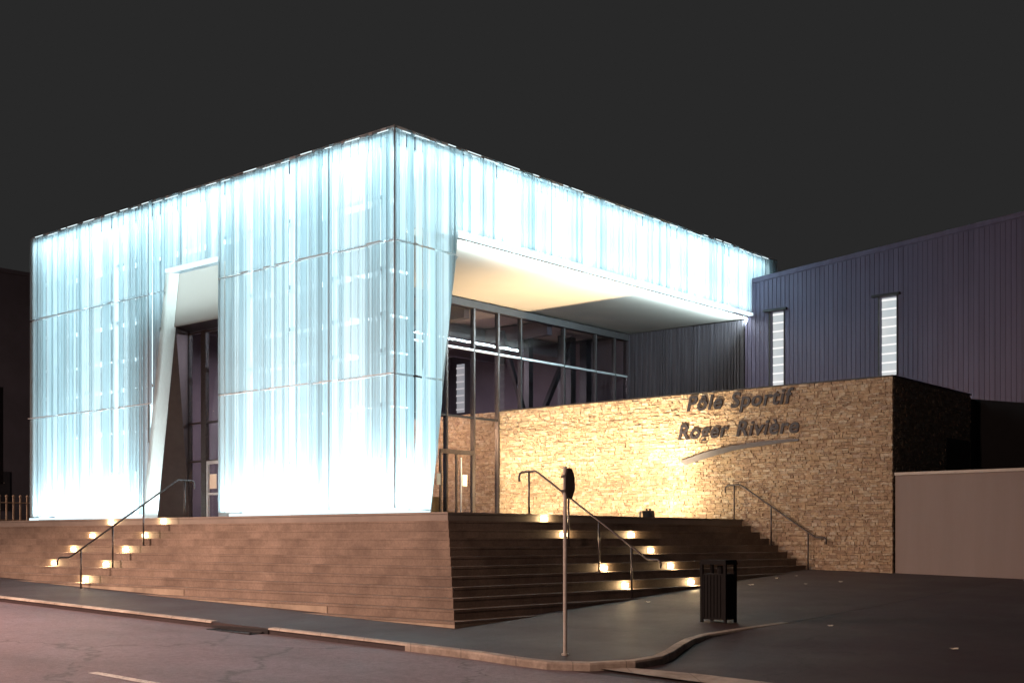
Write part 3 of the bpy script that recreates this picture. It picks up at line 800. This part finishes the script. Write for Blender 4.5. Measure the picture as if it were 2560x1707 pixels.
scrap = None
for (x, y) in ((2.15,-3.2),(6.43,-3.02),(8.2,-2.7),(9.13,-2.69),(8.23,-4.24),(7.35,-3.84),(.84,-7.62),(-.43,-10.09),(6.8,-2.35)):
    if scrap is None:
        mb = MB(); n = 0
        for i in range(3):
            for j in range(4): mb.v.append((.06*j-.09+random.uniform(-.01,.01), .05*i-.05+random.uniform(-.01,.01), random.uniform(.004,.05)))
        for i in range(2):
            for j in range(3): a = i*4+j; mb.f.append((a,a+1,a+5,a+4))
        scrap = mk('paper_scrap', mb, M['paper'], loc=(0,0,0))
        o = scrap
    else:
        o = scrap.copy(); COL.objects.link(o)
    z = zr(x,y) if y < -6.9 else zg(x,y)
    o.location = (x,y,z+.002); o.rotation_euler = (0,0,random.uniform(0,6)); o.scale = (random.uniform(.4,.75),)*3
    tag(o, 'small pale scrap of litter lying on the dark ground', 'litter', 'litter scattered on the ground')

# ------------------------------------------------------------------ dark surroundings beyond the plaza's far end
nb = thing('far_building', 'dark unlit building beyond the far end of the lit hall', 'building', (20,44,0))
mb = MB(); mb.box(12,40,44,56,-2,13.6); mk('wall', mb, M['dark_wall'], nb)
mb = MB(); mb.box(11.8,40.2,43.8,56.2,13.62,13.8); mk('roof', mb, M['dark_wall'], nb)
for i in range(6):
    mb = MB(); mb.box(13+i*4,13.9+i*4,43.94,43.99,1.5,3.5); mk('window', mb, M['window_dim'], nb)
fn = thing('picket_fence', 'low dark metal fence with knobbed pickets at the plaza end', 'fence', (5,26,T))
mb = MB(); mb.box(0,9,25.90,25.94,T+.15,T+.19); mb.box(0,9,25.90,25.94,T+.78,T+.82); mk('rail', mb, M['fence'], fn)
mb = MB()
for i in range(34):
    x = .25+i*.26; mb.box(x-.025,x+.025,25.86,25.90,T,T+.98); mb.tube([(x,25.88,T+.98),(x,25.88,T+1.02),(x,25.88,T+1.08)],[.03,.055,.02],6)
mk('picket', mb, M['fence'], fn)
bp = thing('banner_post', 'slim post with a dark hanging panel behind the low fence', 'post', (3.7,27,T))
mb = MB(); mb.tube([(3.7,27,T-.6),(3.7,27,3.4)],.035,8); mk('post', mb, M['pole'], bp)
mb = MB(); mb.box(3.95,4.85,26.98,27.02,2.05,5.6); mk('panel', mb, M['dark_metal'], bp)
mb = MB(); mb.bar((3.7,27,2.1),(4.9,27,2.1),.04,.04); mk('arm', mb, M['pole'], bp)

# ------------------------------------------------------------------ lights
CY = (.70,.93,1.)
def cavity(loc, sx, sy, power, aim, roll=None):
    o = lamp('cavity_light', 'AREA', loc, power, CY, hall, sx, sy)
    return o
def strip_y(x, y0, y1, z, power, up, wid=.30):
    o = cavity((x,(y0+y1)/2,z), wid, y1-y0, power, None); o.rotation_euler = (math.pi if up else 0, 0, 0)
def strip_x(x0, x1, y, z, power, up, wid=.30):
    o = cavity(((x0+x1)/2,y,z), x1-x0, wid, power, None); o.rotation_euler = (math.pi if up else 0, 0, 0)
PW = 97.
strip_y(2.40, 13.8, 19.7, .70, PW*4.2, True)
strip_y(2.40, 3.8, 10.0, .70, PW*4.6, True)
strip_y(2.40, 3.8, 19.7, 9.24, PW*4.2, False)
strip_x(4.2, 19.0, 3.92, 7.42, PW*2.6, True)
strip_x(2.6, 19.0, 3.92, 9.24, PW*3.5, False)
def skin_fill(loc, w, h, power, aim):
    o = lamp('added_backlight', 'AREA', loc, power, CY, hall, w, h); o.rotation_euler = Vector(aim).to_track_quat('-Z','Y').to_euler()  # added panels in the cavity, filling light evenly behind the skin
skin_fill((2.74,7.0,5.0), 5.8, 8.2, 535, (-1,0,0)); skin_fill((2.74,16.75,5.0), 5.6, 8.2, 510, (-1,0,0)); skin_fill((2.74,11.9,7.7), 3.6, 3.0, 140, (-1,0,0))
skin_fill((3.1,4.24,4.5), 1.4, 7.2, 135, (0,-1,0)); skin_fill((11.5,4.24,8.35), 14.6, 1.6, 255, (0,-1,0))
strip_x(2.3, 3.1, 3.92, .70, PW*1., True, .25)
o = cavity((11.3,RY+.16,7.10), 13.6, .06, 900, None); o.rotation_euler = Vector((0,1,.5)).to_track_quat('-Z','Y').to_euler(); o.name = 'soffit_fill'  # added lamp under the canopy edge, brightening the soffit
# added fill lamps, unseen, brightening the interior behind the glass
il = lamp('interior_fill', 'AREA', (11,14,6.6), 1400, (.95,.84,.93), hall, 6, 4); il.rotation_euler = (0,0,0)
lamp('entrance_fill', 'AREA', (8.9,10.6,3.4), 150, (1,.66,.36), hall, .5, .5, aim=(1,.1,-.35))
# street lamps along the far kerb
def street_lamp(x, y, label, power, tilt, ang):
    z = zr(x, y); e = thing('street_lamp', label, 'street lamp', (x,y,z), 'street lamps along the road')
    mb = MB(); mb.tube([(x,y,z-.1),(x,y,z+3),(x,y,z+7.2)],[.09,.075,.05],10); mk('post', mb, M['rail'], e, smooth=True)
    mb = MB(); mb.tube([(x,y,z+7.15),(x+.6,y,z+7.45),(x+1.5,y,z+7.5)],.035,8); mk('arm', mb, M['rail'], e)
    mb = MB(); mb.hexa([(x+1.3,y-.12,z+7.42),(x+2.0,y-.12,z+7.42),(x+2.0,y+.12,z+7.42),(x+1.3,y+.12,z+7.42),(x+1.3,y-.06,z+7.56),(x+1.9,y-.06,z+7.54),(x+1.9,y+.06,z+7.54),(x+1.3,y+.06,z+7.56)]); h = mk('lamp_head', mb, M['dark_metal'], e)
    mb = MB(); mb.box(x+1.4,x+1.9,y-.09,y+.09,z+7.395,z+7.415); mk('lens', mb, M['lamp_head'], h)
    lamp('lamp', 'SPOT', (x+1.65,y,z+7.3), power, (1.,.64,.50), e, size=.45, aim=tilt, blend=.8, angle=R(ang))
street_lamp(-13.2, 8.5, 'tall street lamp with warm light on the far side of the road', 10500, (.45,-.10,-1), 150)
street_lamp(-19.5, -4.5, 'second tall street lamp, nearer the side access', 6500, (.9,-.05,-.7), 150)
street_lamp(-13.2, 33., 'added unseen third street lamp, brightening the far building', 14000, (1,.25,-.8), 150)  # lamp added out of view to lift the far building

# ------------------------------------------------------------------ night sky
w = bpy.data.worlds.new('World'); S.world = w; w.use_nodes = True
bg = w.node_tree.nodes['Background']; bg.inputs[0].default_value = (.0212,.0212,.0212,1); bg.inputs[1].default_value = 1.

# ------------------------------------------------------------------ camera
cd = bpy.data.cameras.new('camera'); cam = bpy.data.objects.new('camera', cd); COL.objects.link(cam)
cam.location = (-17.48,-16.56,0)
fwd = Vector((.7605,.649,0)); cam.rotation_euler = fwd.to_track_quat('-Z','Y').to_euler()
cd.sensor_width = 36; cd.lens = 36*3090/2560; cd.shift_y = (1350-853.5)/2560; cd.clip_end = 1000
S.camera = cam
S.view_settings.view_transform = 'Standard'; S.view_settings.look = 'None'; S.view_settings.exposure = 0; S.view_settings.gamma = 1
S.cycles.max_bounces = 8; S.cycles.diffuse_bounces = 5; S.cycles.transparent_max_bounces = 12; S.cycles.transmission_bounces = 5
S.cycles.use_denoising = True
S.cycles.sample_clamp_indirect = 6
